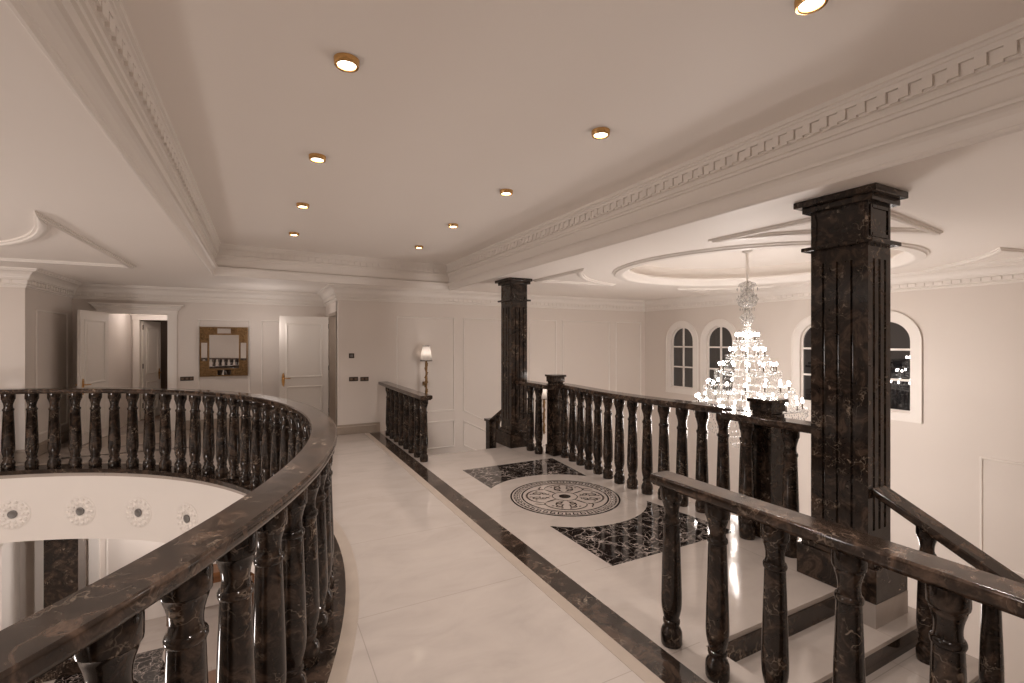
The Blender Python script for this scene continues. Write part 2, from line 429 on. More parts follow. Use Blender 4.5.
# spandrel mouldings on the ceiling
oprof = [(-.048,2.641),(-.048,2.625),(-.030,2.622),(-.026,2.608),(.0,2.600),(.026,2.608),(.030,2.622),(.048,2.625),(.048,2.641)]
for sx in (-1, 1):
    for sy in (-1, 1):
        arc = []
        a0, a1 = math.atan2(1.06, 1.95), math.atan2(2.30, .58 if sx < 0 else 1.12)
        RR = 2.30 if sx < 0 else 2.42
        for k in range(25):
            a = a0+(a1-a0)*k/24; arc.append((HC[0]+sx*RR*math.cos(a), HC[1]+sy*RR*math.sin(a)))
        path = [(HC[0]+sx*1.98, HC[1]+sy*2.36)] + arc
        mb = MB(); mb.sweep(path, oprof, closed=True); trim(mb, M_trim, 40)
arc = []
for k in range(25):
    x = -1.52-1.6*k/24; arc.append((x, 4.22+3.05*math.sqrt(max(0, 1-((x+3.69)/2.235)**2))))
mb = MB(); mb.sweep([(-1.5,7.82)] + arc + [(-3.15,7.82)], oprof, closed=True); trim(mb, M_trim, 40)

# ------------------------------------------------------------------ walls
def wall(name, x0, x1, y0, y1, z0, z1, mat=M_wall):
    mb = MB(); mb.box(x0, x1, y0, y1, z0, z1); return struct(name, mb, mat)
T = .2
wall('wall_far_left', XL, -2.857-.0, YF, YF+T, 0, CE)
wall('wall_recess_left', -2.857-T, -2.857, YF+T, YM+T, 0, CE)
def wall_poly(name, outer, holes, axis, pos, th, mat=M_wall):
    """outer/holes in (horizontal, z); axis 'y' -> wall in the XZ plane at y=pos..pos+th, axis 'x' likewise"""
    mb = slab_holed(outer, holes, 0, 1)
    if axis == 'y': mb.v = [(a, pos+c*th, b) for a, b, c in mb.v]
    else: mb.v = [(pos+c*th, a, b) for a, b, c in mb.v]
    return struct(name, mb, mat)
PX0, PX1, PZ = -2.38, -1.52, 2.15
wall_poly('wall_mirror', [(-2.857,0),(PX0,0),(PX0,PZ),(PX1,PZ),(PX1,0),(1.2+T,0),(1.2+T,CE),(-2.857,CE)], [], 'y', YM, T)
DY0, DY1, DZ = 9.06, 9.97, 2.14
wall_poly('wall_recess_right', [(YF+.1,0),(DY0,0),(DY0,DZ),(DY1,DZ),(DY1,0),(YM,0),(YM,CE),(YF+.1,CE)], [], 'x', 1.2, T)
wall('wall_far', 1.2, XR+T, YF, YF+T, LOW, CE)
wall('wall_hall_near', 2.13, XR+T, YH-T, YH, LOW, CE)
wall('wall_corridor_near', 2.13, 2.13+T, YB, YH-T, LOW, CE)
wall('wall_back', XL-T, 2.13+T, YB-T, YB, LOW, CE)
wall('wall_left', XL-T, XL, YB, YF+T, LOW, CE)
# passage behind the portal and the dim room beyond
wall('wall_passage_left', PX0-T, PX0, YM+T, 12.4, 0, CE)
wall('wall_passage_right', PX1, PX1+T, YM+T, 14.2, 0, CE)
IX0, IX1, IZ = -2.235, -1.56, 2.10
wall_poly('wall_passage_back', [(PX0-T,0),(IX0,0),(IX0,IZ),(IX1,IZ),(IX1,0),(PX1,0),(PX1,CE),(PX0-T,CE)], [], 'y', 12.4, .12)
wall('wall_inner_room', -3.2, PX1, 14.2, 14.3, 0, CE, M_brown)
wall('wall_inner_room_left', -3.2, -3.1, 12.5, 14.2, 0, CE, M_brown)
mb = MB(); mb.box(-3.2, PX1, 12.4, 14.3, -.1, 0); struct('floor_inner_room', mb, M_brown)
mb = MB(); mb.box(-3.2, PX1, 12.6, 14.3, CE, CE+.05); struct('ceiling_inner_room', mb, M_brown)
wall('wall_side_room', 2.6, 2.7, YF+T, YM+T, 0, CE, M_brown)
# window wall with arched openings
def arch(c, hw, z0, zs, n=18):
    return [(c-hw, z0), (c+hw, z0)] + [(c+hw*math.cos(PI*k/n), zs+hw*math.sin(PI*k/n)) for k in range(n+1)]
WC = [7.70, 6.71, 4.72, 3.75]; WHW = .325; WZ0, WZS = .60, 1.655
wall_poly('wall_window', [(YH-T,LOW),(YF+T,LOW),(YF+T,CE),(YH-T,CE)], [arch(c, WHW, WZ0, WZS) for c in WC], 'x', XR, T)
for i, c in enumerate(WC):
    w = sempty('window_%d' % (i+1), (XR, c, WZ0))
    def loopx(mb, inner, outer, x0, x1):
        a = MB(); a.annulus(inner, outer, 0, 1); a.v = [(x0+(x1-x0)*q, p, r) for p, r, q in a.v]; mb.add(a.v, a.f)
    mb = MB(); loopx(mb, arch(c, WHW-.005, WZ0-.0, WZS), arch(c, WHW+.13, WZ0-.12, WZS), XR-.022, XR+.0)
    loopx(mb, arch(c, WHW+.115, WZ0-.105, WZS), arch(c, WHW+.135, WZ0-.125, WZS), XR-.034, XR-.02)
    obj('window_surround', mb, M_trim, w)
    mb = MB(); loopx(mb, arch(c, WHW-.03, WZ0+.03, WZS), arch(c, WHW+.0, WZ0, WZS), XR+.04, XR+.10)
    obj('window_frame', mb, M_trim, w)
    mb = MB(); mb.box(XR+.045, XR+.095, c-.02, c+.02, WZ0+.03, WZS+WHW-.02)
    for z in (1.075, 1.53): mb.box(XR+.045, XR+.095, c-WHW+.02, c+WHW-.02, z-.016, z+.016)
    obj('glazing_bar', mb, M_trim, w)
    mb = MB(); a = MB(); a.prism(arch(c, WHW-.02, WZ0+.02, WZS), 0, 1); mb.v = [(XR+.062+.012*q, p, r) for p, r, q in a.v]; mb.f = a.f
    obj('pane', mb, M_night, w)
# baseboards
bp = [(0,0),(.022,0),(.022,.125),(.014,.135),(.012,.165),(0,.168)]
def base(name, path):
    mb = MB(); mb.sweep(path, [(u, z+.003) for u, z in bp]); struct(name, mb, M_tan)
base('baseboard_far_left', [(XL,YF),(-2.857,YF),(-2.857,YM),(PX0-.16,YM)])
base('baseboard_mirror', [(PX1+.16,YM),(1.2,YM),(1.2,DY1+.1)])
base('baseboard_far', [(1.2,DY0-.08),(1.2,YF),(1.93,YF)])
# panel mouldings on walls
def panel(plane, pos, pts):
    """closed moulding; pts in (horizontal, z) clockwise seen from inside"""
    prof = [(-.014,0),(-.014,.008),(-.008,.014),(0,.010),(.006,.016),(.014,.006),(.014,0)]
    mb = MB(); mb.sweep(pts, prof, closed=True)
    if plane == 'y': mb.v = [(a, pos-c, b) for a, b, c in mb.v]
    elif plane == 'x-': mb.v = [(pos-c, a, b) for a, b, c in mb.v]
    else: mb.v = [(pos+c, a, b) for a, b, c in mb.v]
    trim(mb, M_trim, 40)
def R4(a0, a1, z0, z1): return [(a0,z0),(a0,z1),(a1,z1),(a1,z0)]
for a0, a1 in ((2.25,3.38),(5.10,5.78),(5.96,7.27),(7.48,8.25)): panel('y', YF, R4(a0, a1, .30 if a0 < 3 else -1.2, 2.11))
panel('y', YF, [(3.59,.27),(3.59,2.11),(4.85,2.11),(4.85,-.36)])
panel('y', YF, [(3.59,-.42),(3.59,.06),(4.85,-.57),(4.85,-1.05)])
panel('y', YF, R4(2.55, 3.38, -.42, .09))
panel('y', YM, R4(-1.04, -.20, .30, 2.06)); panel('y', YM, R4(.02, 1.08, .30, 2.06))
panel('x+', -2.857, R4(9.22, 10.45, .30, 2.10))
panel('x-', XR, R4(.3, 2.66, -1.25, .12)); panel('x-', XR, R4(.3, 2.66, -2.9, -1.40))
# portal surround
mb = MB()
for x0, x1 in ((PX1, PX1+.14), (PX0-.14, PX0)):
    mb.box(x0, x1, YM-.035, YM, 0, PZ); mb.box(x0+.03, x1-.03, YM-.045, YM, .2, PZ-.08); mb.box(x0-.012, x1+.012, YM-.05, YM, 0, .19)
mb.box(PX0-.15, PX1+.15, YM-.04, YM, PZ, PZ+.07)
mb.sweep([(PX0-.15, YM), (PX0-.15, YM-.04), (PX1+.15, YM-.04), (PX1+.15, YM)][::-1], [(-.01,PZ+.07),(-.02,PZ+.075),(-.03,PZ+.10),(-.05,PZ+.11),(-.06,PZ+.14),(-.09,PZ+.155),(-.10,PZ+.175),(.03,PZ+.175),(.03,PZ+.07)])
trim(mb, M_trim)
mb = MB()                                          # inner door casing
mb.box(IX0-.11, IX0, 12.36, 12.4, 0, IZ); mb.box(IX0-.13, PX1, 12.355, 12.4, IZ, IZ+.09); mb.box(IX0-.16, PX1, 12.33, 12.4, IZ+.09, IZ+.12)
trim(mb, M_trim)

# ------------------------------------------------------------------ door leaves
def door_leaf(name, hinge, ang, w, h, handle_side=1, knuckles=True):
    """leaf runs from the hinge along +x before rotating by ang"""
    r = sempty(name, (*hinge, 0)); r.rotation_euler = (0, 0, ang)
    t = .042
    mb = MB(); mb.box(0, w, -t/2, t/2, .01, h); o = link('leaf', mb.mesh('leaf', M_door), r, (0,0,0))
    mb = MB()
    for sy in (-1, 1):
        for z0, z1 in ((.18, .78), (.98, h-.16)):
            pr = [(-.022,0),(-.022,.006),(-.010,.013),(.006,.010),(.016,.003),(.016,0)]
            q = MB(); q.sweep(R4(.13, w-.13, z0, z1), pr, closed=True); mb.add([(a, sy*(t/2+c), b) for a, b, c in q.v], q.f)
            mb.box(.19, w-.19, sy*t/2-.004, sy*t/2+.004, z0+.06, z1-.06)
    link('panel_moulding', mb.mesh('panel_moulding', M_door, 40), r, (0,0,0))
    for sy in (-1, 1):
        mb = MB()
        pts = [(w-.065+.026*math.cos(q*PI/8)*(1 if True else 1), .93+.13*math.sin(q*PI/8)) for q in range(16)]
        a = MB(); a.prism(pts, t/2, t/2+.008); mb.add([(p, sy*c, z) for p, z, c in a.v], a.f)
        mb.tube([(w-.065, sy*(t/2), .96), (w-.065, sy*(t/2+.05), .96), (w-.085, sy*(t/2+.055), .96), (w-.185, sy*(t/2+.05), .955)], .009, 8)
        h_ = link('handle', mb.mesh('handle', M_brass, 40), r, (0,0,0))
    if knuckles:
        for z in (.25, 1.08, 1.9):
            mb = MB(); mb.lathe([(.010,0),(.010,.10)], 10, (-.006, -t/2, z)); link('hinge', mb.mesh('hinge', M_dark, 40), r, (0,0,0))
    return r
d1 = door_leaf('door_1', (1.165, 9.95), PI, .86, 2.13)
d2 = door_leaf('door_2', (PX0+.0, 10.66), PI/2+PI+math.radians(-10.6), .86, 2.15)
d3 = door_leaf('door_3', (IX0+.02, 12.50), PI/2-math.radians(18), .66, 2.08)
mb = MB(); mb.box(1.185, 1.42, DY1-.01, DY1+.05, 0, DZ+.05); mb.box(1.185, 1.42, DY0-.05, DY0+.01, 0, DZ+.05); mb.box(1.185, 1.42, DY0, DY1, DZ-.01, DZ+.05); trim(mb, M_tan)

# ------------------------------------------------------------------ balusters and balustrades
def baluster_profile(r, h):
    P = [(0,.92),(.012,.98),(.06,1.0),(.085,.97),(.103,.86),(.118,.70),(.130,.68),(.134,.77),(.146,.80),(.158,.77),(.162,.70),(.175,.72),(.20,.82),(.235,.92),(.27,.955),(.31,.955),
         (.45,.90),(.60,.825),(.72,.765),(.770,.74),(.774,.80),(.782,.84),(.794,.84),(.802,.79),(.806,.70),(.825,.655),(.845,.66),(.865,.70),(.885,.77),(.905,.86),(.918,.90),(.924,.98),(.935,1.0),(.985,1.0),(1.0,.97)]
    return [(r*b, h*a) for a, b in P]
def baluster_mesh(r, h, n=20):
    mb = MB(); mb.lathe(baluster_profile(r, h), n); return mb.mesh('baluster', M_marb, 35)
def RPf(w, t=.062): return [(-w+.022,0),(w-.022,0),(w-.016,.010),(w-.006,.013),(w-.002,.020),(w,.026),(w,t-.009),(w-.003,t-.004),(w-.009,t),(-w+.009,t),(-w+.003,t-.004),(-w,t-.009),(-w,.026),(-w+.002,.020),(-w+.006,.013),(-w+.016,.010)]
def rail(path, zt, parent, closed=False, w=.10, mat=None):
    mb = MB(); mb.sweep([(p[0],p[1],(p[2] if len(p) > 2 else 0)+zt-.062) for p in path], RPf(w), closed=closed)
    return obj('handrail', mb, mat or M_rail, parent, 30)
def put(me, parent, pts, name='baluster'):
    for p in pts:
        link(name, me, parent, Vector(p) - parent.location)
RZ = 1.035
# oval gallery balustrade
ov = thing('oval_balustrade', 'dark brown marble balustrade curving round the open oval void at left', 'balustrade', (EC[0]+EA, EC[1], 0))
rail(ell(0, 220)[::-1], RZ, ov, closed=True, w=.086)
bm_big = baluster_mesh(.069, RZ-.062-.0025+.002, 24)
fine = ell(0, 4000); NB = 106; acc = [0.]
for i in range(4000): acc.append(acc[-1] + math.dist(fine[i], fine[(i+1) % 4000]))
PH = .344
pts = []; j = 0
for k in range(NB):
    s_ = acc[-1]*((k+PH) % NB)/NB
    if abs(s_-15.0) < .95: continue
    while j < 3999 and acc[j+1] < s_: j += 1
    pts.append((*fine[j], .0025))
put(bm_big, ov, pts)
# landing balustrade with two newels
lb = thing('landing_balustrade', 'dark marble balustrade bowing along the far edge of the medallion landing', 'balustrade', (3.70, 4.22, 0))
rail([(curveX(4.22+1.64*k/30), 4.22+1.64*k/30) for k in range(-30, 31)], RZ+.01, lb)
bm_l = baluster_mesh(.063, RZ+.01-.062+.002)
put(bm_l, lb, [(curveX(4.22+s_*(.11+.22*k)), 4.22+s_*(.11+.22*k), 0) for k in range(7) for s_ in (-1, 1)])
for s_ in (-1, 1):
    x, y = 3.815, 4.22+s_*1.65
    mb = MB(); h_ = .092
    mb.box(x-.108, x+.108, y-.108, y+.108, 0, .14); mb.box(x-h_, x+h_, y-h_, y+h_, .14, 1.04)
    mb.box(x-h_*.9, x+h_*.9, y-h_*.9, y+h_*.9, 1.04, 1.06)
    mb.box(x-.098, x+.098, y-.098, y+.098, 1.06, 1.135); mb.box(x-.115, x+.115, y-.115, y+.115, 1.135, 1.165)
    obj('newel_post', mb, M_marb, lb, bevel=.005)
# short straight balustrades tying the columns in
for s_, lab in ((-1, 'short dark marble balustrade joining the nearer column beside the chandelier'), (1, 'short dark marble balustrade joining the farther column at landing edge')):
    y0, y1 = 4.22+s_*1.42, (1.995 if s_ < 0 else 6.575)
    t = thing('column_balustrade', lab, 'balustrade', (3.62, (y0+y1)/2, 0), 'short balustrades beside the columns')
    rail([(3.62, y0), (3.62, y1)], RZ+.005, t)
    put(bm_l, t, [(3.62, 4.22+s_*q, 0) for q in ((1.60, 1.97) if s_ < 0 else (1.80, 2.04))])
# level balustrades between corridor and stairs
SR = .915
bm_s = baluster_mesh(.057, SR-.062+.002, 24)
for s_, lab in ((-1, 'level dark marble balustrade in right foreground above the nearer stairs'), (1, 'level dark marble balustrade ending at the far wall beside gold sconce')):
    e0, e1 = (1.985, -.40) if s_ < 0 else (6.25, 8.845)
    t = thing('stair_balustrade', lab, 'balustrade', (1.985, e0, 0), 'level balustrades beside the stairs')
    rail([(1.985, e0), (1.985, e1)], SR, t, w=.070 if s_ < 0 else .085)
    put(bm_s, t, [(1.985, (1.895-.296*k) if s_ < 0 else 6.36+.292*k, 0) for k in range(8)])

# ------------------------------------------------------------------ stairs
for s_, lab in ((-1, 'cream marble steps with dark risers going down beside the nearer column'), (1, 'cream marble steps going down behind the farther column')):
    t = thing('staircase', lab, 'stairs', (2.9, 4.22+s_*2.43, 0), 'stairs off the landing')
    for n in range(1, 8):
        ya, yb = 4.22+s_*(2.43+.29*(n-1)), 4.22+s_*(2.43+.29*n)
        if n == 7: yb = 4.22+s_*4.63
        y0, y1 = min(ya, yb), max(ya, yb); z = -.15*n
        nose = .02 if n < 7 else 0
        mb = MB(); mb.box(2.13, 3.90, y0-(nose if s_ < 0 else 0), y1+(nose if s_ > 0 else 0), z-.03, z); obj('tread', mb, M_floor2, t, bevel=.004)
        yr = ya
        mb = MB(); mb.box(2.13, 3.90, yr-.012, yr+.012, z+.0, z+.12); obj('riser', mb, M_band, t)
    mb = MB(); yz0, yz1 = sorted((4.22+s_*2.46, 4.22+s_*4.63)); mb.box(2.131, 2.165, yz0, yz1, -1.2, -.004)
    obj('string', mb, M_floor2, t)
    # flight turning toward the hall
    for n in range(8, 13):
        xa = 3.90+.29*(n-8); z = -.15*n; q0, q1 = sorted((4.22+s_*3.3, 4.22+s_*4.63))
        mb = MB(); mb.box(xa-.02, xa+.29, q0, q1, z-.03, z); obj('tread', mb, M_floor2, t)
        mb = MB(); mb.box(xa-.006, xa+.012, q0, q1, z, z+.12); obj('riser', mb, M_band, t)
    # sloping outer balustrade
    lab2 = 'sloping dark marble balustrade descending from the nearer column at right' if s_ < 0 else 'sloping dark marble stair rail glimpsed behind the farther column'
    b = thing('sloping_balustrade', lab2, 'balustrade', (3.60, 4.22+s_*2.63, -.15), 'sloping balustrades on the stairs')
    sl = .15/.29
    qa, qb, za = (2.57, 3.62, .70) if s_ < 0 else (2.66, 3.33, .63)
    rail([(3.60, 4.22+s_*qa, za), (3.60, 4.22+s_*qb, za-(qb-qa)*sl)], 0, b, w=.078)
    for k in range(1, 4 if s_ < 0 else 3):
        q = 2.43+.29*k+.11
        zb = -.15*(k+1); ztop = za-(q-qa)*sl-.062
        mb = MB(); mb.lathe(baluster_profile(.054, ztop-zb+.02), 20, (3.60, 4.22+s_*q, zb)); obj('baluster', mb, M_marb, b, 35)
    q = qb+.02; zt = za-(qb-qa)*sl; zb = -.15*(math.floor((q-2.43)/.29)+1)
    mb = MB(); mb.box(3.51, 3.69, 4.22+s_*q-.08, 4.22+s_*q+.08, zb, zt-.03); mb.box(3.485, 3.715, 4.22+s_*q-.10, 4.22+s_*q+.10, zt-.03, zt+.01)
    obj('newel_post', mb, M_marb, b, bevel=.004)

# ------------------------------------------------------------------ columns
def column(cx, cy, lab):
    t = thing('marble_column', lab, 'column', (cx, cy, 0), 'marble columns beside the landing')
    hx, hy = .140, .180
    mb = MB(); mb.box(cx-.195, cx+.205, cy-.25, cy+.25, 0, .21); mb.box(cx-.175, cx+.185, cy-.228, cy+.228, .21, .25); obj('plinth', mb, M_column, t, bevel=.005)
    mb = MB()
    mb.box(cx-hx, cx+hx, cy-hy, cy+hy, .25, .42); mb.box(cx-hx, cx+hx, cy-hy, cy+hy, 2.19, 2.285)
    def side(n, h):                               # cross-section offsets with three flutes
        pts = []
        for c in (-.5, 0, .5):
            c *= h; w = .014
            pts += [(c-w, 0), (c-w*.6, -.014), (c+w*.6, -.014), (c+w, 0)]
        return pts
    sec = []
    for ux, uy, vx, vy, hh, dd in ((1,0,0,-1,hx,hy), (0,1,1,0,hy,hx), (-1,0,0,1,hx,hy), (0,-1,-1,0,hy,hx)):
        sec.append((cx-ux*hh+vx*dd, cy-uy*hh+vy*dd))
        for c, o in side(0, hh): sec.append((cx+ux*c+vx*(dd+o), cy+uy*c+vy*(dd+o)))
    mb.prism(sec, .42, 2.19); obj('shaft', mb, M_column, t)
    mb = MB(); mb.box(cx-hx-.045, cx+hx+.045, cy-hy-.045, cy+hy+.045, 2.285, 2.312); obj('neck_band', mb, M_column, t, bevel=.004)
    mb = MB(); mb.box(cx-hx, cx+hx, cy-hy, cy+hy, 2.312, 2.56)
    for sx in (-1, 1):
        mb2 = [(cx+sx*hx, cy)]
    for (ux, uy, dd, hh) in ((1,0,hx,hy),(-1,0,hx,hy),(0,1,hy,hx),(0,-1,hy,hx)):
        c = (cx+ux*dd, cy+uy*dd, 0)
        for a, bz, w_, h_ in ((0, 2.345, hh-.03, .012), (0, 2.53, hh-.03, .012), (-(hh-.03), 2.4375, .012, .10), (hh-.03, 2.4375, .012, .10)):
            mb.obox((c[0]-uy*a, c[1]+ux*a, bz), (ux,uy,0), (-uy,ux,0), (0,0,1), .007, w_, h_)
    obj('upper_block', mb, M_column, t)
    mb = MB(); mb.box(cx-hx-.04, cx+hx+.04, cy-hy-.04, cy+hy+.04, 2.555, 2.596); mb.box(cx-hx-.078, cx+hx+.052, cy-hy-.08, cy+hy+.08, 2.596, 2.639); obj('capital', mb, M_column, t, bevel=.004)
    return t
CX = 3.595
column(CX, 1.82, 'tall fluted dark marble square column in right foreground')
column(CX, 6.75, 'fluted dark marble square column standing farther off before panelled wall')
for s_ in (-1, 1):
    mb = MB(); y0, y1 = (1.57, 1.79) if s_ < 0 else (6.65, 7.0); mb.box(CX-.195, CX+.205, y0, y1, -.15, -.0005)
    trim(mb, M_floor2)

# ------------------------------------------------------------------ fascia of the void, rosettes
mb = MB(); mb.annulus(ell(-.085), ell(.10), -.92, -.045)
struct('wall_void', mb, M_trim, smooth=30)
mb = slab_holed(rect(XL, 2.13, YB, YF+T), [ell(-.02)], -.90, -.86); struct('ceiling_lower', mb, M_ceil)
def rosette(x, y, nx, ny, lab):
    c = Vector((x, y, -.56)); n = Vector((nx, ny, 0)); a = Vector((-ny, nx, 0)); z = Vector((0,0,1))
    M = Matrix(((a.x, z.x, n.x, c.x), (a.y, z.y, n.y, c.y), (a.z, z.z, n.z, c.z), (0,0,0,1)))
    t = thing('rosette', lab, 'rosette', c, 'plaster rosettes on the void fascia')
    mb = MB(); mb.lathe([(.19,0),(.195,.008),(.18,.018),(.165,.012),(.15,.016),(.10,.022),(.085,.012),(.06,.010),(.058,.0)], 32)
    for k in range(14):
        q = 2*PI*k/14; mb.sphere((.155*math.cos(q), .155*math.sin(q), .012), .026, 8, 5, .6)
    for k in range(10):
        q = 2*PI*k/10; mb.sphere((.105*math.cos(q), .105*math.sin(q), .016), .026, 8, 5, .5)
    mb.xf(M); obj('petal_ring', mb, M_trim, t, 60)
    mb = MB(); mb.lathe([(.05,.004),(.05,.018),(.042,.022),(.03,.016)], 20); mb.xf(M); obj('air_nozzle', mb, M_steel, t, 40)
rl = ['plaster rosette at the far left on the white void fascia', 'second plaster rosette from left on the white void fascia', 'third plaster rosette from left on the white void fascia', 'plaster rosette nearest the curving handrail on the white fascia']
fe = ell(-.085, 4000)
def on_ell(i): return fe[i]
ROS = []
th = math.atan((512-261)/476.); s0, c0 = math.sin(th), math.cos(th)
for (u, v), lab in zip(((12.8,514),(80.5,512.5),(139,513.5),(187.5,518)), rl):
    a = (u-512)/476.; rx, ry = s0+a*c0, c0-a*s0               # direction of the rosette on the plan
    best = min((abs(p[0]*ry-p[1]*rx)/math.hypot(rx, ry) + (10 if p[0]*rx+p[1]*ry < 7.0 else 0), i) for i, p in enumerate(fe))[1]
    x, y = fe[best]; nx, ny = -(x-EC[0])/EA**2, -(y-EC[1])/EB**2; l = math.hypot(nx, ny)
    rosette(x, y, nx/l, ny/l, lab)

# ------------------------------------------------------------------ downlights
dl = [(.385, y) for y in (2.53, 3.95, 5.40, 6.88)] + [(2.035+.012*(y-2), y) for y in (1.17, 2.58, 4.02, 5.48, 6.96)]
names = ['nearest recessed brass downlight of the left ceiling row', 'second nearest brass downlight of the left ceiling row', 'third brass downlight back in the left ceiling row', 'farthest brass downlight of the left ceiling row',
         'nearest brass downlight of the right ceiling row, at picture top', 'second nearest brass downlight of the right ceiling row', 'middle brass downlight of the right ceiling row', 'fourth brass downlight back in the right ceiling row', 'farthest brass downlight of the right ceiling row']
def spot(x, y, e):
    L = bpy.data.lights.new('downlight_beam', 'SPOT'); L.energy = e; L.color = WARM; L.spot_size = math.radians(112); L.spot_blend = 1.0; L.shadow_soft_size = .055
    o = bpy.data.objects.new('downlight_beam', L); o.location = (x, y, TZ-.06); COL.objects.link(o); return o
EDL = 61
for (x, y), lab in zip(dl, names):
    t = thing('downlight', lab, 'downlight', (x, y, TZ), 'ceiling downlights')
    mb = MB(); mb.ringlathe([(.046,TZ-.012),(.046,TZ-.030),(.050,TZ-.034),(.058,TZ-.033),(.061,TZ-.028),(.063,TZ),(.046,TZ)], 28, (x,y,0)); obj('ring', mb, M_brass, t, 40)
    mb = MB(); mb.lathe([(.0465,TZ-.020),(.036,TZ-.026),(.016,TZ-.029),(.001,TZ-.030)], 24, (x,y,0)); obj('lens', mb, M_lens, t, 60)
    spot(x, y, EDL)
for p in ((.385,1.1),(.385,-.32),(2.05,-.3),(.385,-1.6)): spot(*p, EDL)

# ------------------------------------------------------------------ chandelier
ch = thing('chandelier', 'huge tiered crystal chandelier with lit candle bulbs hanging in the hall', 'chandelier', (5.83, HC[1], 2.9))
hx_, hy_ = 5.83, HC[1]
mb = MB(); mb.lathe([(.02,2.895),(.075,2.895),(.06,2.86),(.02,2.84)], 20, (hx_,hy_,0)); obj('canopy', mb, M_trim, ch, 40)
mb = MB(); mb.tube([(hx_,hy_,2.87),(hx_,hy_,2.50)], .018, 8); mb.ringlathe([(.05,2.44),(.055,2.45),(.05,2.46),(.045,2.45)], 16, (hx_,hy_,0)); mb.tube([(hx_,hy_,2.5),(hx_,hy_,.45)], .014, 8); obj('chain_rod', mb, M_trim, ch, 40)
mb = MB(); mb.lathe([(.03,2.47),(.10,2.44),(.12,2.40),(.05,2.37),(.09,2.30),(.14,2.22),(.11,2.14),(.04,2.10),(.05,2.04),(.10,1.98),(.07,1.90),(.04,1.86),(.07,1.78),(.06,1.66),(.04,1.6)], 18, (hx_,hy_,0), caps=False); obj('crystal_stem', mb, M_crys, ch, 40)
mb = MB()
def drop(mb, c, s):
    x, y, z = c; mb.add([(x+s*.5,y,z),(x,y+s*.5,z),(x-s*.5,y,z),(x,y-s*.5,z),(x,y,z+s),(x,y,z-s*1.3)], [(0,1,4),(1,2,4),(2,3,4),(3,0,4),(1,0,5),(2,1,5),(3,2,5),(0,3,5)])
tiers = [(1.744,.135,6,1.655,.18),(1.548,.215,9,1.455,.265),(1.35,.345,12,1.245,.41),(1.10,.50,14,1.015,.56),(.890,.645,20,.78,.70)]
for k in range(10):
    a = 2*PI*k/10
    for q in range(4): drop(mb, (hx_+.13*math.cos(a)*(1-.1*q), hy_+.13*math.sin(a)*(1-.1*q), 2.36-.09*q), .022)
candle_me = None
bulb = MB(); bulb.sphere((0,0,0), .0155, 10, 8, 1.5); bulb_me = bulb.mesh('candle_bulb', M_bulb, 60)
cs = MB(); cs.lathe([(.012,-.10),(.013,-.095),(.008,-.085),(.008,-.026),(.009,-.024)], 10); cs_me = cs.mesh('candle_holder', M_dark, 40)
prevR, prevz = .10, 1.86
for zi, R_, n, zt, Rt in tiers:
    d = MB(); d.ringlathe([(Rt-.05,zt-.012),(Rt,zt-.006),(Rt+.012,zt+.012),(Rt-.004,zt+.006),(Rt-.05,zt)], 40, (hx_,hy_,0)); d.ringlathe([(.05,zt-.03),(.06,zt-.03),(.06,zt-.015),(.05,zt-.015)], 16, (hx_,hy_,0))
    obj('tier_ring', d, M_crys, ch, 40)
    ar = MB()
    for k in range(n):
        a = 2*PI*(k+.3)/n; c_, s_ = math.cos(a), math.sin(a)
        ar.tube([(hx_+c_*q*R_, hy_+s_*q*R_, zt-.02-.05*math.sin(PI*q)+(zi-.10-zt)*max(0, q-.6)/.4) for q in (.08,.3,.5,.7,.85,1.)], .007, 6)
        p = Vector((hx_+c_*R_, hy_+s_*R_, zi))
        h_ = link('candle_holder', cs_me, ch, p - ch.location)
        b_ = link('candle_bulb', bulb_me, h_, (0,0,0))
    obj('tier_arms', ar, M_crys, ch, 40)
    m = int(2*PI*Rt/.038)
    for k in range(m):                            # fringe of drops under the tier
        a = 2*PI*k/m
        for q in range(2): drop(mb, (hx_+Rt*math.cos(a), hy_+Rt*math.sin(a), zt-.03-.042*q), .013)
    m = int(2*PI*R_/.07)
    for k in range(m):                            # swags from the tier above
        a = 2*PI*k/m+.1
        for q in range(5):
            t = (q+1)/6.; rr = prevR+(Rt-.04-prevR)*t; drop(mb, (hx_+rr*math.cos(a), hy_+rr*math.sin(a), prevz-.02+(zt+.01-prevz)*t-.03*math.sin(PI*t)), .014)
    prevR, prevz = Rt-.03, zt-.02
for k in range(44):                               # basket under the lowest tier
    a = 2*PI*k/44
    for q in range(11):
        t = q/10.; rr = .66*math.cos(t*PI/2)**.8+.03; drop(mb, (hx_+rr*math.cos(a), hy_+rr*math.sin(a), .72-.55*t**1.2), .015)
o = obj('crystal_drops', mb, M_crys, ch); o['kind'] = 'stuff'

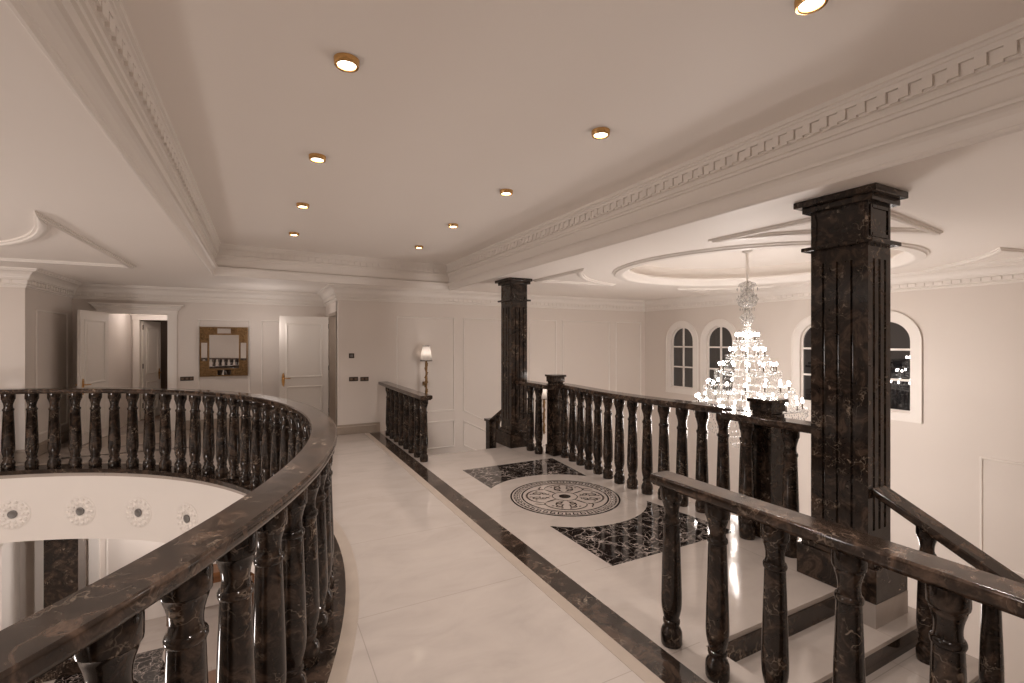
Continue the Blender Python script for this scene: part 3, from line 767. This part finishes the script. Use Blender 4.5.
# ------------------------------------------------------------------ sconces
def sconce(x, z, lab):
    y = YF
    t = thing('wall_sconce', lab, 'wall lamp', (x, y, z), 'gold wall sconces')
    mb = MB(); mb.lathe([(.110,z-.14),(.112,z-.14),(.066,z+.145),(.064,z+.145)], 28, (x,y-.15,0), caps=False); obj('lamp_shade', mb, M_shade, t, 60)
    mb = MB(); mb.ringlathe([(.107,z-.145),(.115,z-.145),(.115,z-.130),(.107,z-.130)], 28, (x,y-.15,0)); mb.ringlathe([(.062,z+.135),(.070,z+.135),(.070,z+.148),(.062,z+.148)], 28, (x,y-.15,0)); obj('shade_rim', mb, M_dark, t, 40)
    mb = MB(); mb.sphere((x, y-.15, z-.01), .035, 12, 8, 1.25); obj('bulb', mb, M_sbulb, t, 60)
    mb = MB()
    pr = []
    for i in range(33):
        q = i/32.; pr.append((.014+.012*abs(math.sin(q*9.5)), z-.90+q*.80))
    mb.lathe(pr, 12, (x, y-.15, 0))
    for k in range(26):                            # leafy twist along the stem
        a = k*1.1; zz = z-.86+k*.029; mb.sphere((x+.022*math.cos(a), y-.15+.022*math.sin(a), zz), .016, 7, 5, 1.1)
    mb.tube([(x, y-.15, z-.06), (x, y-.15, z-.13)], .008, 8)
    obj('stem', mb, M_gold, t, 50)
    mb = MB(); mb.tube([(x, y-.15, z-.55), (x, y-.08, z-.60), (x, y-.01, z-.55)], .012, 8); mb.tube([(x, y-.15, z-.80), (x, y-.08, z-.84), (x, y-.01, z-.80)], .012, 8); obj('arm', mb, M_gold, t, 50)
    mb = MB(); mb.box(x-.03, x+.03, y-.014, y-.001, z-.62, z-.54); obj('wall_plate', mb, M_gold, t, bevel=.006)
    L = bpy.data.lights.new('sconce_glow', 'POINT'); L.energy = 1.6; L.color = WARM; L.shadow_soft_size = .05
    o = bpy.data.objects.new('sconce_glow', L); o.location = (x, y-.15, z+.02); COL.objects.link(o)
sconce(2.765, 1.425, 'lit gold wall sconce with grey shade above the far level balustrade')
sconce(5.375, .56, 'lit gold wall sconce glimpsed between balusters beside farther newel post')

# ------------------------------------------------------------------ mirror
mx, mz = -.625, 1.455; hw, hh = .395, .47
mr = thing('wall_mirror', 'square carved gold framed mirror on the panelled far wall', 'mirror', (mx, YM, mz))
y0 = YM-.018
mb = MB()
fr = .15
def frame_box(x0, x1, z0, z1, y_a, y_b): mb.box(mx+x0, mx+x1, y_a, y_b, mz+z0, mz+z1)
frame_box(-hw, hw, hh-fr, hh, y0-.03, YM-.001); frame_box(-hw, hw, -hh, -hh+fr, y0-.03, YM-.001)
frame_box(-hw, -hw+fr, -hh+fr, hh-fr, y0-.03, YM-.001); frame_box(hw-fr, hw, -hh+fr, hh-fr, y0-.03, YM-.001)
rnd = random.Random(3)
for cx_ in (-1, 1):                                # carved acanthus corners
    for cz_ in (-1, 1):
        for k in range(70):
            px_ = hw-.02-rnd.random()*.26; pz_ = hh-.02-rnd.random()*.26
            if px_ < hw-fr+.02 and pz_ < hh-fr+.02: continue
            q = MB(); q.sphere((0,0,0), .014+.012*rnd.random(), 8, 5); mb.add([(mx+cx_*px_+v[0], y0-.032+v[1]*.7, mz+cz_*pz_+v[2]) for v in q.v], q.f)
def rim(x0, x1, z0, z1, w, ya, yb):
    frame_box(x0-w, x1+w, z1, z1+w, ya, yb); frame_box(x0-w, x1+w, z0-w, z0, ya, yb); frame_box(x0-w, x0, z0, z1, ya, yb); frame_box(x1, x1+w, z0, z1, ya, yb)
rim(-hw+.012, hw-.012, -hh+.012, hh-.012, .014, y0-.045, YM-.001); rim(-hw+fr, hw-fr, -hh+fr, hh-fr, .02, y0-.05, y0-.01)
obj('carved_frame', mb, M_gold, mr, 40)
mb = MB(); frame_box(-hw+fr, hw-fr, -hh+fr, hh-fr, y0-.022, y0-.016); obj('mirror_glass', mb, M_mirror, mr)
for x0, x1, z0, z1 in ((-.11,.11,hh-fr+.03,hh-.025),(-.11,.11,-hh+.025,-hh+fr-.03),(-hw+.025,-hw+fr-.03,-.17,.17),(hw-fr+.03,hw-.025,-.17,.17)):
    mb = MB(); frame_box(x0, x1, z0, z1, y0-.05, y0-.028); obj('border_glass', mb, M_mirror, mr)

# ------------------------------------------------------------------ switches
def plate(x, y, z, w, h, n, lab):
    t = thing('switch_plate', lab, 'light switch', (x, y, z))
    mb = MB(); mb.box(x-w/2, x+w/2, y-.012, y-.0005, z-h/2, z+h/2); obj('cover_plate', mb, M_dark, t, bevel=.003)
    for k in range(n):
        c = x-w/2+w*(k+.5)/n; mb = MB(); mb.box(c-w/n*.28, c+w/n*.28, y-.017, y-.011, z-h*.28, z+h*.28); obj('rocker', mb, M_brown if n > 1 else M_steel, t, bevel=.002)
plate(-1.225, YM, .955, .21, .075, 3, 'bronze three gang switch plate between the portal and the mirror')
plate(1.466, YF, .978, .155, .075, 2, 'bronze double switch plate near the wall corner, left of its pair')
plate(1.656, YF, .972, .145, .075, 2, 'bronze double switch plate nearer the far balustrade, right of its pair')
plate(1.432, YF, 1.395, .09, .085, 1, 'small square bronze wall plate above the pair of switch plates')

# ------------------------------------------------------------------ lower hall glimpsed through the void
wall('wall_lower_far', XL, 1.2, 10.3, 10.5, LOW, -.86)
mb = MB()
def box_panel(a0, a1, z0, z1, pos):
    panel('y', pos, R4(a0, a1, z0, z1))
for x0, x1 in ((-3.18,-3.07),(-2.52,-2.39)): mb = MB(); mb.box(x0, x1, 10.22, 10.3, LOW, -1.05); mb.box(x0-.03, x1+.03, 10.19, 10.3, -1.05, -.97); trim(mb, M_trim)
for a0, a1 in ((-2.3,-1.5),(-1.3,-.4)): box_panel(a0, a1, LOW+.5, -1.1, 10.3)
t = thing('lower_column', 'dark marble column on the lower floor under the void edge', 'column', (-2.57, 9.35, LOW))
mb = MB(); mb.box(-2.83,-2.31,9.10,9.62,LOW,LOW+.25); obj('plinth', mb, M_column, t, bevel=.005)
mb = MB(); mb.box(-2.76,-2.38,9.17,9.53,LOW+.25,-1.02); obj('shaft', mb, M_column, t, bevel=.008)
mb = MB(); mb.box(-2.83,-2.31,9.10,9.60,-1.02,-.90); obj('capital', mb, M_column, t, bevel=.005)
mb = MB(); mb.box(-4.4,-3.05,8.75,9.3,LOW,-.90); mb.sweep([(-4.4,8.75),(-3.05,8.75),(-3.05,9.3)], [(0,-1.06),(.02,-1.06),(.025,-1.02),(.04,-1.01),(.045,-.96),(.06,-.95),(.06,-.90),(0,-.90)]); struct('wall_lower_pier', mb, M_trim)
mb = MB(); mb.prism([(-2.6,8.3),(-1.2,8.3),(-1.2,9.25),(-2.6,9.25)], LOW-.002, LOW+.002); trim(mb, M_black)
mb = MB(); mb.prism([(-.6+.75*math.cos(2*PI*k/48), 9.1+.75*math.sin(2*PI*k/48)) for k in range(48)], LOW-.002, LOW+.003); trim(mb, M_mcream)
t = thing('console_table', 'long brown wooden console table on the lower floor seen between balusters', 'table', (-.75, 10.05, LOW))
mb = MB(); mb.box(-1.5, 0, 9.85, 10.25, LOW+.70, LOW+.78); obj('table_top', mb, M_wood, t, bevel=.01)
mb = MB(); mb.box(-1.42, -.08, 9.9, 10.2, LOW+.58, LOW+.70); obj('apron', mb, M_wood, t)
for x in (-1.42, -.14):
    for y in (9.9, 10.14): mb = MB(); mb.box(x, x+.06, y, y+.06, LOW+.002, LOW+.58); obj('leg', mb, M_wood, t)
t = thing('round_table', 'round brown wooden table on the lower floor below the near balusters', 'table', (-.45, 6.6, LOW))
mb = MB(); mb.lathe([(.42,0),(.44,.015),(.44,.03),(.42,.04)], 36, (-.45,6.6,LOW+.70)); obj('table_top', mb, M_wood, t, 40)
mb = MB(); mb.lathe([(.24,0),(.24,.03),(.10,.07),(.05,.14),(.07,.35),(.05,.5),(.09,.66),(.12,.70)], 20, (-.45,6.6,LOW+.002)); obj('pedestal', mb, M_wood, t, 40)

# ------------------------------------------------------------------ lamps and added fill lights
def point(name, loc, e, r=.15, col=WARM):
    L = bpy.data.lights.new(name, 'POINT'); L.energy = e; L.color = col; L.shadow_soft_size = r
    o = bpy.data.objects.new(name, L); o.location = loc; COL.objects.link(o); return o
point('chandelier_glow', (5.83, HC[1], .55), 70, .25)
point('oval_hall_chandelier', (-5.2, 4.1, 1.3), 195, .35)
point('lower_hall_fill', (-3.6, 4.0, -1.6), 90, .3)  # unseen light added to fill the lower hall
point('lower_hall_fill', (-1.6, 9.3, -1.3), 34, .15)  # added under the gallery to brighten the lower far wall
point('recess_lamp', (.1, 9.8, 1.9), 8, .25)
point('passage_lamp', (-1.9, 11.6, 2.3), 7, .1)
point('side_room_fill', (2.0, 9.5, 2.0), 8, .1)  # added light that lifts the dark door jamb, no fixture behind it
point('inner_room_lamp', (-2.6, 13.6, 2.0), 2, .1)
point('stair_hall_lamp', (6.0, 4.2, -1.2), 60, .3)

w = bpy.data.worlds.new('World'); sc.world = w; w.use_nodes = True
w.node_tree.nodes['Background'].inputs[0].default_value = (.02,.017,.015,1); w.node_tree.nodes['Background'].inputs[1].default_value = .3

cam = bpy.data.cameras.new('Camera'); co = bpy.data.objects.new('Camera', cam); COL.objects.link(co)
cam.sensor_width = 36; cam.lens = 476/1024*36; cam.clip_start = .05
co.location = (0, 0, 1.65); co.rotation_euler = (PI/2, 0, -th)
sc.camera = co
sc.view_settings.view_transform = 'Standard'; sc.view_settings.look = 'None'; sc.view_settings.gamma = 1; sc.view_settings.use_curve_mapping = False
sc.view_settings.exposure = .29
sc.cycles.use_denoising = True
sc.cycles.max_bounces = 10; sc.cycles.diffuse_bounces = 5; sc.cycles.glossy_bounces = 5; sc.cycles.transparent_max_bounces = 24
sc.cycles.sample_clamp_indirect = 4; sc.cycles.caustics_reflective = False; sc.cycles.caustics_refractive = False
